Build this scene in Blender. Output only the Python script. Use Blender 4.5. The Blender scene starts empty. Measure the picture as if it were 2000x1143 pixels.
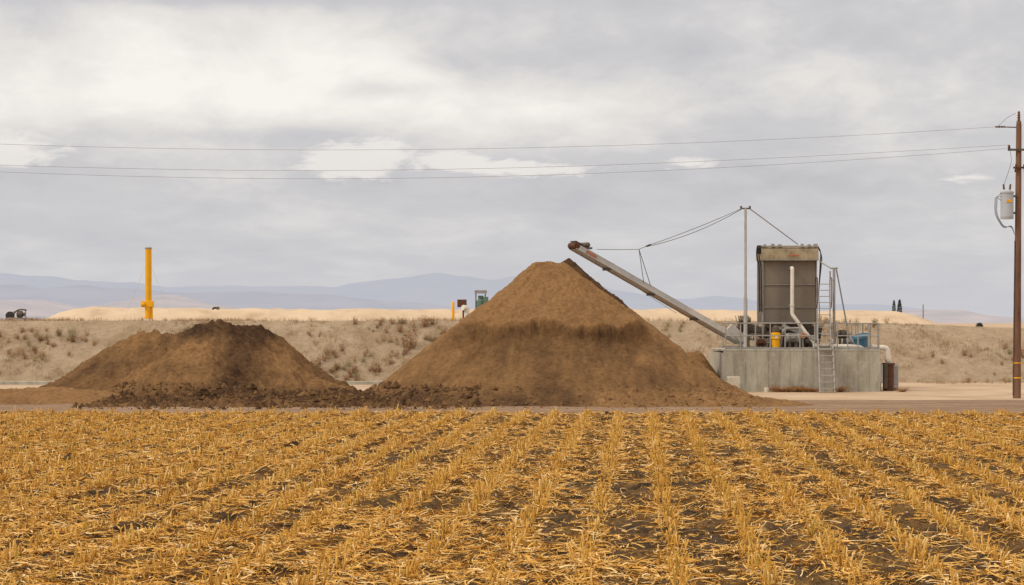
import bpy, math, random
import numpy as np
from mathutils import Vector, Matrix
random.seed(7); rng=np.random.default_rng(7)
scene=bpy.context.scene
COL=scene.collection
CAMH=2.5
def p(a,b,Y):
    return Vector(((a-1000)/4000*Y, Y, CAMH+(630-b)/4000*Y))
# ---------------------------------------------------------------- noise
def vnoise(x,y,seed=0):
    x=np.asarray(x,float); y=np.asarray(y,float)
    xi=np.floor(x).astype(np.int64); yi=np.floor(y).astype(np.int64)
    xf=x-xi; yf=y-yi
    def h(a,b):
        n=(a*374761393+b*668265263+seed*974634777)&0xffffffff
        n=((n^(n>>13))*1274126177)&0xffffffff
        n=n^(n>>16)
        return (n&0xffff)/65535.0
    u=xf*xf*(3-2*xf); v=yf*yf*(3-2*yf)
    return (h(xi,yi)*(1-u)+h(xi+1,yi)*u)*(1-v)+(h(xi,yi+1)*(1-u)+h(xi+1,yi+1)*u)*v
def fbm(x,y,octv=4,seed=0):
    s=0;a=.5;t=0
    x=np.asarray(x,float);y=np.asarray(y,float)
    for i in range(octv):
        s=s+a*(vnoise(x*2**i+17.3*i,y*2**i-9.1*i,seed+i)-.5); t+=a; a*=.5
    return s/t*2   # about -1..1
def sstep(a,b,x):
    t=np.clip((x-a)/(b-a),0,1); return t*t*(3-2*t)
# ---------------------------------------------------------------- node helpers
def newmat(name):
    m=bpy.data.materials.new(name); m.use_nodes=True
    nt=m.node_tree; nt.nodes.clear()
    out=nt.nodes.new('ShaderNodeOutputMaterial')
    b=nt.nodes.new('ShaderNodeBsdfPrincipled')
    b.inputs['Specular IOR Level'].default_value=.25
    nt.links.new(b.outputs[0],out.inputs[0])
    return m,nt,b,out
def setin(nt,sock,v):
    if isinstance(v,bpy.types.NodeSocket): nt.links.new(v,sock)
    else: sock.default_value=v
def math_(nt,op,a,b=None,c=None,clamp=False):
    n=nt.nodes.new('ShaderNodeMath'); n.operation=op; n.use_clamp=clamp
    setin(nt,n.inputs[0],a)
    if b is not None: setin(nt,n.inputs[1],b)
    if c is not None: setin(nt,n.inputs[2],c)
    return n.outputs[0]
def ramp(nt,fac,stops,interp='LINEAR'):
    n=nt.nodes.new('ShaderNodeValToRGB'); n.color_ramp.interpolation=interp
    el=n.color_ramp.elements
    while len(el)<len(stops): el.new(0.5)
    for e,(q,c) in zip(el,stops):
        e.position=q; e.color=(c[0],c[1],c[2],1) if not isinstance(c,(int,float)) else (c,c,c,1)
    nt.links.new(fac,n.inputs[0]); return n.outputs[0]
def noise(nt,vec,scale,detail=4,rough=.55,dist=0):
    n=nt.nodes.new('ShaderNodeTexNoise')
    if vec is not None: nt.links.new(vec,n.inputs['Vector'])
    n.inputs['Scale'].default_value=scale; n.inputs['Detail'].default_value=detail
    n.inputs['Roughness'].default_value=rough; n.inputs['Distortion'].default_value=dist
    return n.outputs[0]
def mix(nt,fac,a,b,mode='MIX'):
    n=nt.nodes.new('ShaderNodeMix'); n.data_type='RGBA'; n.blend_type=mode
    setin(nt,n.inputs[0],fac)
    for s,v in ((n.inputs[6],a),(n.inputs[7],b)):
        if isinstance(v,bpy.types.NodeSocket): nt.links.new(v,s)
        else: s.default_value=(v[0],v[1],v[2],1)
    return n.outputs[2]
def texco(nt,kind='Object'):
    return nt.nodes.new('ShaderNodeTexCoord').outputs[kind]
def position(nt):
    return nt.nodes.new('ShaderNodeNewGeometry').outputs['Position']
def mapping(nt,vec,scale):
    n=nt.nodes.new('ShaderNodeMapping'); nt.links.new(vec,n.inputs[0]); n.inputs['Scale'].default_value=scale
    return n.outputs[0]
def bump(nt,b,h,strength,dist):
    n=nt.nodes.new('ShaderNodeBump'); n.inputs['Strength'].default_value=strength; n.inputs['Distance'].default_value=dist
    nt.links.new(h,n.inputs['Height']); nt.links.new(n.outputs[0],b.inputs['Normal'])
def attr(nt,name):
    n=nt.nodes.new('ShaderNodeAttribute'); n.attribute_name=name; return n.outputs['Fac']
def simple(name,c1,c2=None,scale=3,rough=.6,metal=0,dirt=None,dscale=1.5,damt=.5,bmp=0,bscale=30,streak=False):
    m,nt,b,out=newmat(name)
    v=texco(nt)
    if c2 is None: c2=tuple(x*.8 for x in c1)
    if streak: v=mapping(nt,v,(1,1,.15))
    col=ramp(nt,noise(nt,v,scale,3,.6),[(.32,c1),(.68,c2)])
    if dirt:
        f=ramp(nt,noise(nt,v,dscale,4,.7),[(.48,0),(.72,damt)])
        col=mix(nt,f,col,dirt)
    nt.links.new(col,b.inputs['Base Color'])
    b.inputs['Roughness'].default_value=rough; b.inputs['Metallic'].default_value=metal
    if bmp: bump(nt,b,noise(nt,v,bscale,4),.6,bmp)
    return m
# ---------------------------------------------------------------- mesh helpers
def fast_mesh(name,V,F,mat,attrs=None,smooth=True):
    me=bpy.data.meshes.new(name)
    V=np.ascontiguousarray(V,dtype=np.float32); F=np.ascontiguousarray(F,dtype=np.int32)
    me.vertices.add(len(V)); me.vertices.foreach_set('co',V.ravel())
    me.loops.add(F.size); me.loops.foreach_set('vertex_index',F.ravel())
    me.polygons.add(len(F))
    me.polygons.foreach_set('loop_start',np.arange(len(F),dtype=np.int32)*F.shape[1])
    me.polygons.foreach_set('use_smooth',np.full(len(F),smooth))
    me.update(calc_edges=True); me.validate()
    if attrs:
        for k,a in attrs.items():
            at=me.attributes.new(k,'FLOAT','POINT'); at.data.foreach_set('value',np.ascontiguousarray(a,dtype=np.float32).ravel())
    me.materials.append(mat)
    o=bpy.data.objects.new(name,me); COL.objects.link(o); return o
def grid(name,xs,ys,zf,mat,attrs=None,origin=(0,0,0)):
    X,Y=np.meshgrid(xs,ys); Z=zf(X,Y)
    nx,ny=len(xs),len(ys)
    V=np.stack([X,Y,Z],-1).reshape(-1,3)-np.array(origin)
    i=np.arange(nx*ny).reshape(ny,nx)
    F=np.stack([i[:-1,:-1],i[:-1,1:],i[1:,1:],i[1:,:-1]],-1).reshape(-1,4)
    A={k:f(X,Y,Z) for k,f in (attrs or {}).items()}
    o=fast_mesh(name,V,F,mat,A); o.location=origin; return o
class MB:
    def __init__(s): s.v=[]; s.f=[]
    def _add(s,vs,fs):
        n=len(s.v); s.v+= [Vector(q) for q in vs]; s.f+=[tuple(n+i for i in f) for f in fs]; return s
    def box(s,lo,hi):
        (a,b,c),(d,e,f)=lo,hi
        return s._add([(a,b,c),(d,b,c),(d,e,c),(a,e,c),(a,b,f),(d,b,f),(d,e,f),(a,e,f)],
          [(3,2,1,0),(4,5,6,7),(0,1,5,4),(1,2,6,5),(2,3,7,6),(3,0,4,7)])
    def beam(s,a,b,w,h,up=(0,0,1)):
        a=Vector(a);b=Vector(b);d=(b-a).normalized(); up=Vector(up)
        if abs(d.dot(up))>.98: up=Vector((0,1,0))
        l=d.cross(up).normalized(); u=l.cross(d).normalized()
        q=[]
        for e in (a,b):
            for (i,j) in ((-1,-1),(1,-1),(1,1),(-1,1)): q.append(e+l*(i*w/2)+u*(j*h/2))
        return s._add(q,[(0,1,2,3),(7,6,5,4),(0,4,5,1),(1,5,6,2),(2,6,7,3),(3,7,4,0)])
    def lathe(s,a,b,prof,n=16):
        a=Vector(a);b=Vector(b);d=(b-a).normalized()
        up=Vector((0,0,1)) if abs(d.z)<.9 else Vector((1,0,0))
        l=d.cross(up).normalized(); u=l.cross(d).normalized()
        L=(b-a).length; vs=[];fs=[]
        for (t,r) in prof:
            for k in range(n):
                an=2*math.pi*k/n; vs.append(a+d*(t*L)+(l*math.cos(an)+u*math.sin(an))*r)
        for i in range(len(prof)-1):
            for k in range(n):
                k2=(k+1)%n; fs.append((i*n+k,i*n+k2,(i+1)*n+k2,(i+1)*n+k))
        fs.append(tuple(range(n-1,-1,-1))); m=(len(prof)-1)*n; fs.append(tuple(m+k for k in range(n)))
        return s._add(vs,fs)
    def cyl(s,a,b,r,r2=None,n=14): return s.lathe(a,b,[(0,r),(1,r if r2 is None else r2)],n)
    def tube(s,pts,r,n=8):
        pts=[Vector(q) for q in pts]; vs=[];fs=[]
        up=None
        for i,q in enumerate(pts):
            d=(pts[min(i+1,len(pts)-1)]-pts[max(i-1,0)]).normalized()
            if up is None: up=Vector((0,0,1)) if abs(d.z)<.9 else Vector((1,0,0))
            l=d.cross(up)
            if l.length<1e-3: l=d.cross(Vector((0,1,0)))
            l.normalize(); u=l.cross(d).normalized(); up=u
            for k in range(n):
                an=2*math.pi*k/n; vs.append(q+(l*math.cos(an)+u*math.sin(an))*r)
        for i in range(len(pts)-1):
            for k in range(n):
                k2=(k+1)%n; fs.append((i*n+k,i*n+k2,(i+1)*n+k2,(i+1)*n+k))
        fs.append(tuple(range(n-1,-1,-1))); m=(len(pts)-1)*n; fs.append(tuple(m+k for k in range(n)))
        return s._add(vs,fs)
    def obj(s,name,mat,parent=None,bevel=0,**pr):
        vs=s.v
        if parent is not None: o0=Vector(parent.location)
        else:
            zs=min(q.z for q in vs); xs=[q.x for q in vs]; ys=[q.y for q in vs]
            o0=Vector(((min(xs)+max(xs))/2,(min(ys)+max(ys))/2,zs))
        me=bpy.data.meshes.new(name); me.from_pydata([tuple(q-o0) for q in vs],[],s.f)
        me.materials.append(mat)
        for q in me.polygons: q.use_smooth=True
        me.set_sharp_from_angle(angle=math.radians(38))
        o=bpy.data.objects.new(name,me); COL.objects.link(o)
        if parent is not None: o.parent=parent
        else: o.location=o0
        if bevel:
            bm=o.modifiers.new('bevel','BEVEL'); bm.width=bevel; bm.segments=2; bm.limit_method='ANGLE'
        for k,v in pr.items(): o[k]=v
        return o
def thing(name,loc,label,category,group=None):
    e=bpy.data.objects.new(name,None); e.location=loc; e.empty_display_size=.2; COL.objects.link(e)
    e['label']=label; e['category']=category
    if group: e['group']=group
    return e
def arc(pts,rad=.1,k=5):
    pts=[Vector(q) for q in pts]; out=[pts[0]]
    for i in range(1,len(pts)-1):
        a=(pts[i-1]-pts[i]); b=(pts[i+1]-pts[i]); r=min(rad,a.length*.45,b.length*.45)
        A=pts[i]+a.normalized()*r; B=pts[i]+b.normalized()*r
        for j in range(k+1):
            t=j/k; out.append(A*(1-t)**2+pts[i]*2*t*(1-t)+B*t*t)
    out.append(pts[-1]); return out
# ---------------------------------------------------------------- camera
cam=bpy.data.cameras.new('camera'); co=bpy.data.objects.new('camera',cam); COL.objects.link(co)
co.location=(0,0,CAMH); co.rotation_euler=(math.radians(90),0,0)
cam.lens=72; cam.sensor_width=36; cam.shift_y=0.0293; cam.clip_end=80000; cam.clip_start=.1
scene.camera=co
scene.view_settings.view_transform='Standard'; scene.view_settings.look='None'; scene.view_settings.exposure=0
# ---------------------------------------------------------------- world
SUN_EL=math.radians(42); SUN_AZ=math.radians(-115)
w=bpy.data.worlds.new('World'); scene.world=w; w.use_nodes=True
nt=w.node_tree; nt.nodes.clear()
wo=nt.nodes.new('ShaderNodeOutputWorld'); bg=nt.nodes.new('ShaderNodeBackground'); nt.links.new(bg.outputs[0],wo.inputs[0])
sky=nt.nodes.new('ShaderNodeTexSky'); sky.sky_type='NISHITA'; sky.sun_disc=False; sky.sun_elevation=SUN_EL; sky.sun_rotation=SUN_AZ
skyc=mix(nt,1,sky.outputs[0],(.1,.1,.1),'MULTIPLY')
tc=nt.nodes.new('ShaderNodeTexCoord').outputs['Generated']
sx=nt.nodes.new('ShaderNodeSeparateXYZ'); nt.links.new(tc,sx.inputs[0])
az=math_(nt,'ARCTAN2',sx.outputs[0],sx.outputs[1]); el=math_(nt,'MAXIMUM',sx.outputs[2],0.0)
lv=math_(nt,'LOGARITHM',math_(nt,'ADD',el,.06),math.e)
def cv(a,b,k=0):
    n=nt.nodes.new('ShaderNodeCombineXYZ'); nt.links.new(math_(nt,'MULTIPLY',az,a),n.inputs[0]); nt.links.new(math_(nt,'MULTIPLY',lv,b),n.inputs[1]); n.inputs[2].default_value=k; return n.outputs[0]
def gauss(px,py,sa,se,amp):
    a0=(px-1000)/4000; e0=(630-py)/4000
    d1=math_(nt,'POWER',math_(nt,'ABSOLUTE',math_(nt,'DIVIDE',math_(nt,'SUBTRACT',az,a0),sa/4000)),2.0)
    d2=math_(nt,'POWER',math_(nt,'ABSOLUTE',math_(nt,'DIVIDE',math_(nt,'SUBTRACT',el,e0),se/4000)),2.0)
    return math_(nt,'MULTIPLY',math_(nt,'EXPONENT',math_(nt,'MULTIPLY',math_(nt,'ADD',d1,d2),-1.0)),amp)
def addl(L):
    r=L[0]
    for q in L[1:]: r=math_(nt,'ADD',r,q)
    return r
n1=noise(nt,cv(15,5.0,2.3),1,7,.54,.3)
n2=noise(nt,cv(5,2.6,7.7),1,3,.5,.2)
n3=noise(nt,cv(44,17,3.1),1,5,.6,.4)
base=addl([math_(nt,'MULTIPLY',math_(nt,'SUBTRACT',n1,.5),.85),math_(nt,'MULTIPLY',math_(nt,'SUBTRACT',n2,.5),.25),math_(nt,'MULTIPLY',math_(nt,'SUBTRACT',n3,.5),.32),
  gauss(200,150,420,105,.28),gauss(560,95,380,95,.36),gauss(60,240,280,60,.14),gauss(840,210,420,55,.32),gauss(1500,190,700,80,.14),gauss(400,220,220,45,.12),
  gauss(250,0,420,20,-.30),gauss(1050,5,700,24,-.14),gauss(1720,358,260,36,-.16),gauss(300,370,600,40,-.08),gauss(720,180,120,16,-.20),gauss(1300,110,260,22,-.10),gauss(500,272,260,16,-.12)])
base=math_(nt,'ADD',base,.47)
cc=ramp(nt,base,[(0,(.48,.47,.49)),(.22,(.55,.54,.563)),(.45,(.628,.612,.622)),(.7,(.80,.768,.737)),(1,(.97,.935,.87))])
pn=noise(nt,cv(62,26,5.5),1,7,.64,.6)
mask=addl([gauss(890,315,66,22,1.3),gauss(720,302,105,42,1.0),gauss(660,330,90,30,.9),gauss(30,308,120,40,1.1),gauss(1360,320,70,16,1.0),gauss(1110,332,120,18,.9),gauss(1860,355,80,12,.8),gauss(980,328,80,16,.9)])
pf=math_(nt,'MULTIPLY',math_(nt,'SUBTRACT',math_(nt,'ADD',pn,math_(nt,'MULTIPLY',mask,.50)),.755),4.8,clamp=True)
cc=mix(nt,math_(nt,'MULTIPLY',pf,.75),cc,(.90,.855,.81))
hz=math_(nt,'SUBTRACT',1.0,math_(nt,'MULTIPLY',el,14.0),clamp=True)
cc=mix(nt,math_(nt,'MULTIPLY',hz,.75),cc,(.585,.59,.64))
gain=nt.nodes.new('ShaderNodeMapRange'); nt.links.new(sx.outputs[2],gain.inputs[0]); gain.inputs[1].default_value=.18; gain.inputs[2].default_value=.85; gain.inputs[3].default_value=0.0; gain.inputs[4].default_value=1.0
gc_=mix(nt,gain.outputs[0],(1,1,1),(2.3,2.07,1.74))
fc=mix(nt,1,cc,gc_,'MULTIPLY')
fin=mix(nt,.95,skyc,fc)
nt.links.new(fin,bg.inputs[0]); bg.inputs[1].default_value=1.0
sl=bpy.data.lights.new('sun','SUN'); sl.energy=1.5; sl.angle=math.radians(12); sl.color=(1,.92,.79)
so=bpy.data.objects.new('sun',sl); COL.objects.link(so)
sd=Vector((math.sin(SUN_AZ)*math.cos(SUN_EL),math.cos(SUN_AZ)*math.cos(SUN_EL),math.sin(SUN_EL)))
so.rotation_euler=sd.to_track_quat('Z','Y').to_euler(); so.location=(0,0,50)
# ---------------------------------------------------------------- terrain materials
m_ground,nt,b,_=newmat('pale dirt ground'); P=position(nt)
c=ramp(nt,noise(nt,P,.35,5,.65),[(.3,(.38,.27,.18)),(.55,(.50,.375,.26)),(.75,(.57,.44,.315))])
c=mix(nt,ramp(nt,noise(nt,mapping(nt,P,(.15,1,1)),1.6,3,.6),[(.48,0),(.7,.6)]),c,(.28,.18,.11))
s=nt.nodes.new('ShaderNodeSeparateXYZ'); nt.links.new(P,s.inputs[0])
f=math_(nt,'MULTIPLY',math_(nt,'SUBTRACT',54.2,s.outputs[1]),2.0,clamp=True)
c=mix(nt,f,c,ramp(nt,noise(nt,P,6,4,.7),[(.35,(.08,.05,.03)),(.55,(.30,.17,.05)),(.7,(.42,.26,.08))]))
nt.links.new(c,b.inputs['Base Color']); b.inputs['Roughness'].default_value=.95; bump(nt,b,noise(nt,P,9,4,.7),.5,.06)
m_road,nt,b,_=newmat('packed dirt road'); P=position(nt)
c=ramp(nt,noise(nt,mapping(nt,P,(.10,1.3,1)),1.5,5,.65),[(.3,(.17,.105,.062)),(.5,(.26,.17,.108)),(.72,(.38,.27,.18))])
c=mix(nt,ramp(nt,noise(nt,P,5,5,.75),[(.5,0),(.7,.55)]),c,(.14,.085,.05))
nt.links.new(c,b.inputs['Base Color']); b.inputs['Roughness'].default_value=.95; bump(nt,b,noise(nt,P,8,5,.75),.7,.08)
m_soil,nt,b,_=newmat('dark field soil'); P=position(nt)
c=ramp(nt,noise(nt,P,5,5,.7),[(.3,(.040,.027,.018)),(.55,(.088,.060,.040)),(.75,(.165,.115,.075))])
c=mix(nt,ramp(nt,noise(nt,P,1.1,5,.75),[(.42,0),(.68,.65)]),c,ramp(nt,noise(nt,P,24,3,.6),[(.35,(.17,.085,.025)),(.6,(.44,.25,.075))]))
nt.links.new(c,b.inputs['Base Color']); b.inputs['Roughness'].default_value=1; b.inputs['Specular IOR Level'].default_value=.08; bump(nt,b,noise(nt,P,14,5,.75),.9,.08)
def strawmat(name,k=1.0):
    m,nt,b,out=newmat(name)
    c=ramp(nt,attr(nt,'tint'),[(0,(.14*k,.058*k,.012*k)),(.3,(.38*k,.175*k,.026*k)),(.6,(.60*k,.315*k,.055*k)),(.85,(.74*k,.46*k,.14*k)),(1,(.82*k,.62*k,.33*k))])
    c=mix(nt,attr(nt,'green'),c,(.28,.245,.035))
    nt.links.new(c,b.inputs['Base Color']); b.inputs['Roughness'].default_value=.75; b.inputs['Specular IOR Level'].default_value=.15
    return m
m_straw=strawmat('dry corn stalk',.94); m_litter=strawmat('dry corn leaf litter',1.0)
m_berm,nt,b,_=newmat('sandy embankment'); P=position(nt)
c=ramp(nt,noise(nt,P,.7,6,.68),[(.30,(.48,.35,.22)),(.5,(.61,.465,.315)),(.70,(.71,.565,.405))])
c=mix(nt,ramp(nt,noise(nt,mapping(nt,P,(1,1,2.0)),.9,6,.75),[(.52,0),(.67,.50)]),c,(.35,.22,.125))
c=mix(nt,ramp(nt,noise(nt,P,5,5,.8),[(.52,0),(.70,.50)]),c,(.30,.20,.12))
nt.links.new(c,b.inputs['Base Color']); b.inputs['Roughness'].default_value=.95; bump(nt,b,noise(nt,P,3.5,6,.8),1.0,.38)
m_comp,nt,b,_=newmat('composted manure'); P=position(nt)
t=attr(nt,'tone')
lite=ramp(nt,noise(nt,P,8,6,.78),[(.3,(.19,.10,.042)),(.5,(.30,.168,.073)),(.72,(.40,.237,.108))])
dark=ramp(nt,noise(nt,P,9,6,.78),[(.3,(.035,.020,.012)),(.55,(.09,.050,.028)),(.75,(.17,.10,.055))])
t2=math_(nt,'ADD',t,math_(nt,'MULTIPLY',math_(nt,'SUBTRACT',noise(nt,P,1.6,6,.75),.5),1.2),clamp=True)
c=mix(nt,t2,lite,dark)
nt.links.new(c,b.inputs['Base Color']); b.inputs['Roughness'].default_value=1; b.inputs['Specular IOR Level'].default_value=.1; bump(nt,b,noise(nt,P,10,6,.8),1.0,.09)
m_cover=simple('dusty beige lagoon cover',(.60,.47,.33),(.51,.39,.265),.45,.75,0,(.37,.26,.165),.8,.75,.02,6)
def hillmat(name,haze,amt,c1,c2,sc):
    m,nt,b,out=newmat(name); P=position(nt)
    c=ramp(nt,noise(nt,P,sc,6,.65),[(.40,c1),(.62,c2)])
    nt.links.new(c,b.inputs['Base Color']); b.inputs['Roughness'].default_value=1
    e=nt.nodes.new('ShaderNodeEmission'); e.inputs[0].default_value=(*haze,1)  # aerial haze is put into the hill material as an even pale glow
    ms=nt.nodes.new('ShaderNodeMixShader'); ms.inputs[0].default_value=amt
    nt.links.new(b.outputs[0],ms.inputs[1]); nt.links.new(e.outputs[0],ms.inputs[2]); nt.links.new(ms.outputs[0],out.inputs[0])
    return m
m_far=hillmat('far mountains with painted haze',(.505,.52,.585),.92,(.28,.28,.30),(.42,.38,.36),.0012)
m_mid=hillmat('middle mountains with painted haze',(.485,.49,.55),.87,(.20,.20,.24),(.44,.38,.35),.0022)
m_near=hillmat('dry grass hills with painted haze',(.57,.53,.545),.80,(.20,.17,.16),(.60,.45,.37),.004)
# ---------------------------------------------------------------- ground and hills
def struct(o): o['kind']='structure'; return o
g=fast_mesh('ground',[(-30000,-3000,0),(30000,-3000,0),(30000,40000,0),(-30000,40000,0)],[(0,1,2,3)],m_ground); struct(g)
def ridge(name,Yc,dep,pts,mat,seed,rough):
    px=np.array([q[0] for q in pts],float); py=np.array([q[1] for q in pts],float)
    Xc=(px-1000)/4000*Yc; Zc=CAMH+(630-py)/4000*Yc
    xs=np.linspace(Xc[0],Xc[-1],420); ys=np.linspace(Yc-dep,Yc+dep,60)
    def zf(X,Y):
        h=np.interp(X,Xc,Zc); t=np.clip(1-np.abs(Y-Yc)/dep,0,1)
        n=fbm(X/(dep*.28),Y/(dep*.5),6,seed)
        r=1-np.abs(fbm(X/(dep*.16),Y/(dep*.6),5,seed+9))*1.5
        return h*(t**.8)*(1+rough*n*(1.2-t)*1.6+.10*rough*(r-.5)+.12*rough*fbm(X/(dep*.07),Y/dep,3,seed+4))-3
    return struct(grid(name,xs,ys,zf,mat))
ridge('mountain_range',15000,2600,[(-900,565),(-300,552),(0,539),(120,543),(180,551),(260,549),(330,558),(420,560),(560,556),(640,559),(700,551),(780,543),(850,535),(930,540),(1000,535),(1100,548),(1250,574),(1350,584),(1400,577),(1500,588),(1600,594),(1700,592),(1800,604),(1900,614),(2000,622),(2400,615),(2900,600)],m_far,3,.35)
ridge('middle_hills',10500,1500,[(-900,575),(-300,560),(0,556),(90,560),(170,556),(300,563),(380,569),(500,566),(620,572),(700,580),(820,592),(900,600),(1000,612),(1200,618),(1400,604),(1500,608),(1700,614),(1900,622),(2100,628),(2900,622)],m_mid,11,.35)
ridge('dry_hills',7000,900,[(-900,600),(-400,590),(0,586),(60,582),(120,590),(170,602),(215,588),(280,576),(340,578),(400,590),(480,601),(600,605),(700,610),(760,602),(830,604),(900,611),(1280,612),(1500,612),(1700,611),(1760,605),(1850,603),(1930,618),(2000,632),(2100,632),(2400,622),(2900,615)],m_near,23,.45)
# ---------------------------------------------------------------- road
rx=np.linspace(-70,70,500); ry=np.linspace(53.4,66,70)
o=grid('dirt_road',rx,ry,lambda X,Y:.006+(.03*np.clip(fbm(X*.8,Y*2,3,4),0,1)+.03*np.clip(fbm(X*3,Y*4,3,7),0,1))*sstep(53.6,55.0,Y)*sstep(66,64.5,Y),m_road); struct(o)
# ---------------------------------------------------------------- field
FE=54.6
TH=math.atan(246/4000); SP=.825; U0=-.473
def rowphase(X,Y): return (X*math.cos(TH)-Y*math.sin(TH)-U0)/SP
def field_z(X,Y):
    ph=rowphase(X,Y); c=.5+.5*np.cos(2*np.pi*ph)
    z=.06+.05*c+ (1-c*.7)*(.11*fbm(X*2.6,Y*2.6,3,1)+.10*np.maximum(fbm(X*5,Y*5,2,21),0))+.055*fbm(X*8,Y*8,2,2)*(1.25-c)
    e=sstep(FE,FE-.9,Y+.2*fbm(X*.8,0*X,2,6))
    return np.maximum(z,.012)*e+.009*(1-e)
xs=np.arange(-18,18.01,.055); ys=np.arange(16,FE+.1,.065)
o=grid('field',xs,ys,field_z,m_soil); struct(o)
def quadstrips(P0,azm,L,W,a,b,cur,tilt,k=3):
    N=len(P0); d=np.stack([np.cos(azm),np.sin(azm),0*azm],-1); q=np.stack([-np.sin(azm),np.cos(azm),0*azm],-1)
    wv=q*np.cos(tilt)[:,None]+np.array([0,0,1.])*np.sin(tilt)[:,None]
    V=[]
    for i in range(k+1):
        s=i/k
        c=P0+d*(L*s)[:,None]+q*(cur*s*s)[:,None]; c[:,2]+=a*s+b*s*s
        wd=W*(1-.75*s**2)*.5
        V+= [c-wv*wd[:,None],c+wv*wd[:,None]]
    V=np.stack(V,1)
    base=(np.arange(N)*(2*(k+1)))[:,None]
    F=np.concatenate([np.stack([base[:,0]+2*i,base[:,0]+2*i+1,base[:,0]+2*i+3,base[:,0]+2*i+2],-1) for i in range(k)],0)
    return V.reshape(-1,3),F,2*(k+1)
B=[]
SG=.038
for k in range(-40,60):
    n=int((FE-.5-17.5)/SG)
    yy=17.5+np.arange(n)*SG+rng.uniform(-.02,.02,n)
    u=U0+k*SP+rng.normal(0,.06,n)+.09*fbm(yy*.45,0*yy+k*3.1,3,5)
    xx=(u+yy*math.sin(TH))/math.cos(TH)
    B.append(np.stack([xx,yy],-1))
B=np.concatenate(B); gapn=fbm(B[:,0]*.9,B[:,1]*.7,4,55)
keep=(np.abs(B[:,0])<.262*B[:,1]+1.2)&(rng.random(len(B))>.10+.55*(gapn<-.24))&(gapn>-.52)&(B[:,1]<FE-.7+.5*fbm(B[:,0]*.7,0*B[:,0],2,91))
B=B[keep]; N=len(B); print('stalks',N)
z0=field_z(B[:,0],B[:,1])-.02
hn=fbm(B[:,0]*.25,B[:,1]*.25,3,77); hn2=fbm(B[:,0]*1.5,B[:,1]*1.5,2,78)
H=np.clip(rng.normal(.120,.045,N)*(1+.3*hn+.4*hn2),.03,.25)
lean=rng.normal(0,.26,(N,2))
base=np.column_stack([B,z0]); top=base+np.column_stack([lean*H[:,None],H])
r0=rng.uniform(.005,.0115,N); r1=r0*rng.uniform(.75,1.15,N)
ang=rng.uniform(0,math.pi/2,N)
V=[]
for (c,r) in ((base,r0),(top,r1)):
    for j in range(4):
        a=ang+j*math.pi/2; V.append(c+np.stack([np.cos(a)*r,np.sin(a)*r,(rng.uniform(-.012,.014,N) if c is top else 0*a)],-1))
V=np.stack(V,1).reshape(-1,3)
bi=np.arange(N)*8
F=[np.stack([bi+j,bi+(j+1)%4,bi+4+(j+1)%4,bi+4+j],-1) for j in range(4)]+[np.stack([bi+4,bi+5,bi+6,bi+7],-1)]
F=np.concatenate(F)
tint=np.clip(rng.normal(.52,.20,N)+.15*hn,0,1); gr=np.where(rng.random(N)<.2,rng.uniform(.1,.6,N),0)
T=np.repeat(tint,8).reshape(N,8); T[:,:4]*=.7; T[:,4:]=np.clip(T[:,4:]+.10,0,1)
G=np.repeat(gr,8)
M=int(N*1.2); idx=rng.integers(0,N,M); f=rng.uniform(.15,.98,M)
P0=base[idx]+(top[idx]-base[idx])*f[:,None]
L=rng.uniform(.04,.17,M)
V2,F2,nv=quadstrips(P0,rng.uniform(0,2*math.pi,M),L,rng.uniform(.005,.015,M),rng.uniform(-.02,.07,M),-rng.uniform(.04,.18,M),rng.normal(0,.03,M),rng.uniform(-1.2,1.2,M))
T2=np.repeat(np.clip(rng.normal(.60,.18,M)+.12*hn[idx],0,1),nv)
o=fast_mesh('corn_stubble',np.concatenate([V,V2]),np.concatenate([F,F2+len(V)]),m_straw,{'tint':np.concatenate([T.ravel(),T2]),'green':np.concatenate([G,np.zeros(len(V2))])})
o['kind']='stuff'; o['label']='golden cut corn stubble standing in long rows'; o['category']='crop stubble'
M=520000
yy=17.3+(FE-.5-17.3)*rng.random(M)**.88
xx=rng.uniform(-1,1,M)*(.262*yy+1.2)
dn=fbm(xx*.55,yy*.4,4,31)+.6*fbm(xx*2.2,yy*2.2,3,12)
left=sstep(2,-10,xx)*.50+sstep(28,46,yy)*.42
dist=np.abs(((rowphase(xx,yy)+.5)%1)-.5)
kp=(rng.random(M)<np.clip(.46+dn*1.2+left+.22*(dist<.22),.08,1))
xx=xx[kp];yy=yy[kp];M=len(xx); print('litter',M)
P0=np.column_stack([xx,yy,field_z(xx,yy)+rng.uniform(.002,.03,M)])
V2,F2,nv=quadstrips(P0,rng.uniform(0,2*math.pi,M),rng.gamma(2.2,.043,M)+.025,rng.uniform(.006,.021,M),rng.uniform(-.01,.055,M),rng.uniform(-.06,.015,M),rng.normal(0,.04,M),rng.uniform(-.8,.8,M),2)
T2=np.repeat(np.clip(rng.normal(.64,.24,M),0,1),nv)
o=fast_mesh('straw_litter',V2,F2,m_litter,{'tint':T2,'green':np.zeros(len(V2))})
o['kind']='stuff'; o['label']='broken dry corn leaves strewn over dark soil'; o['category']='straw litter'
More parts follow.
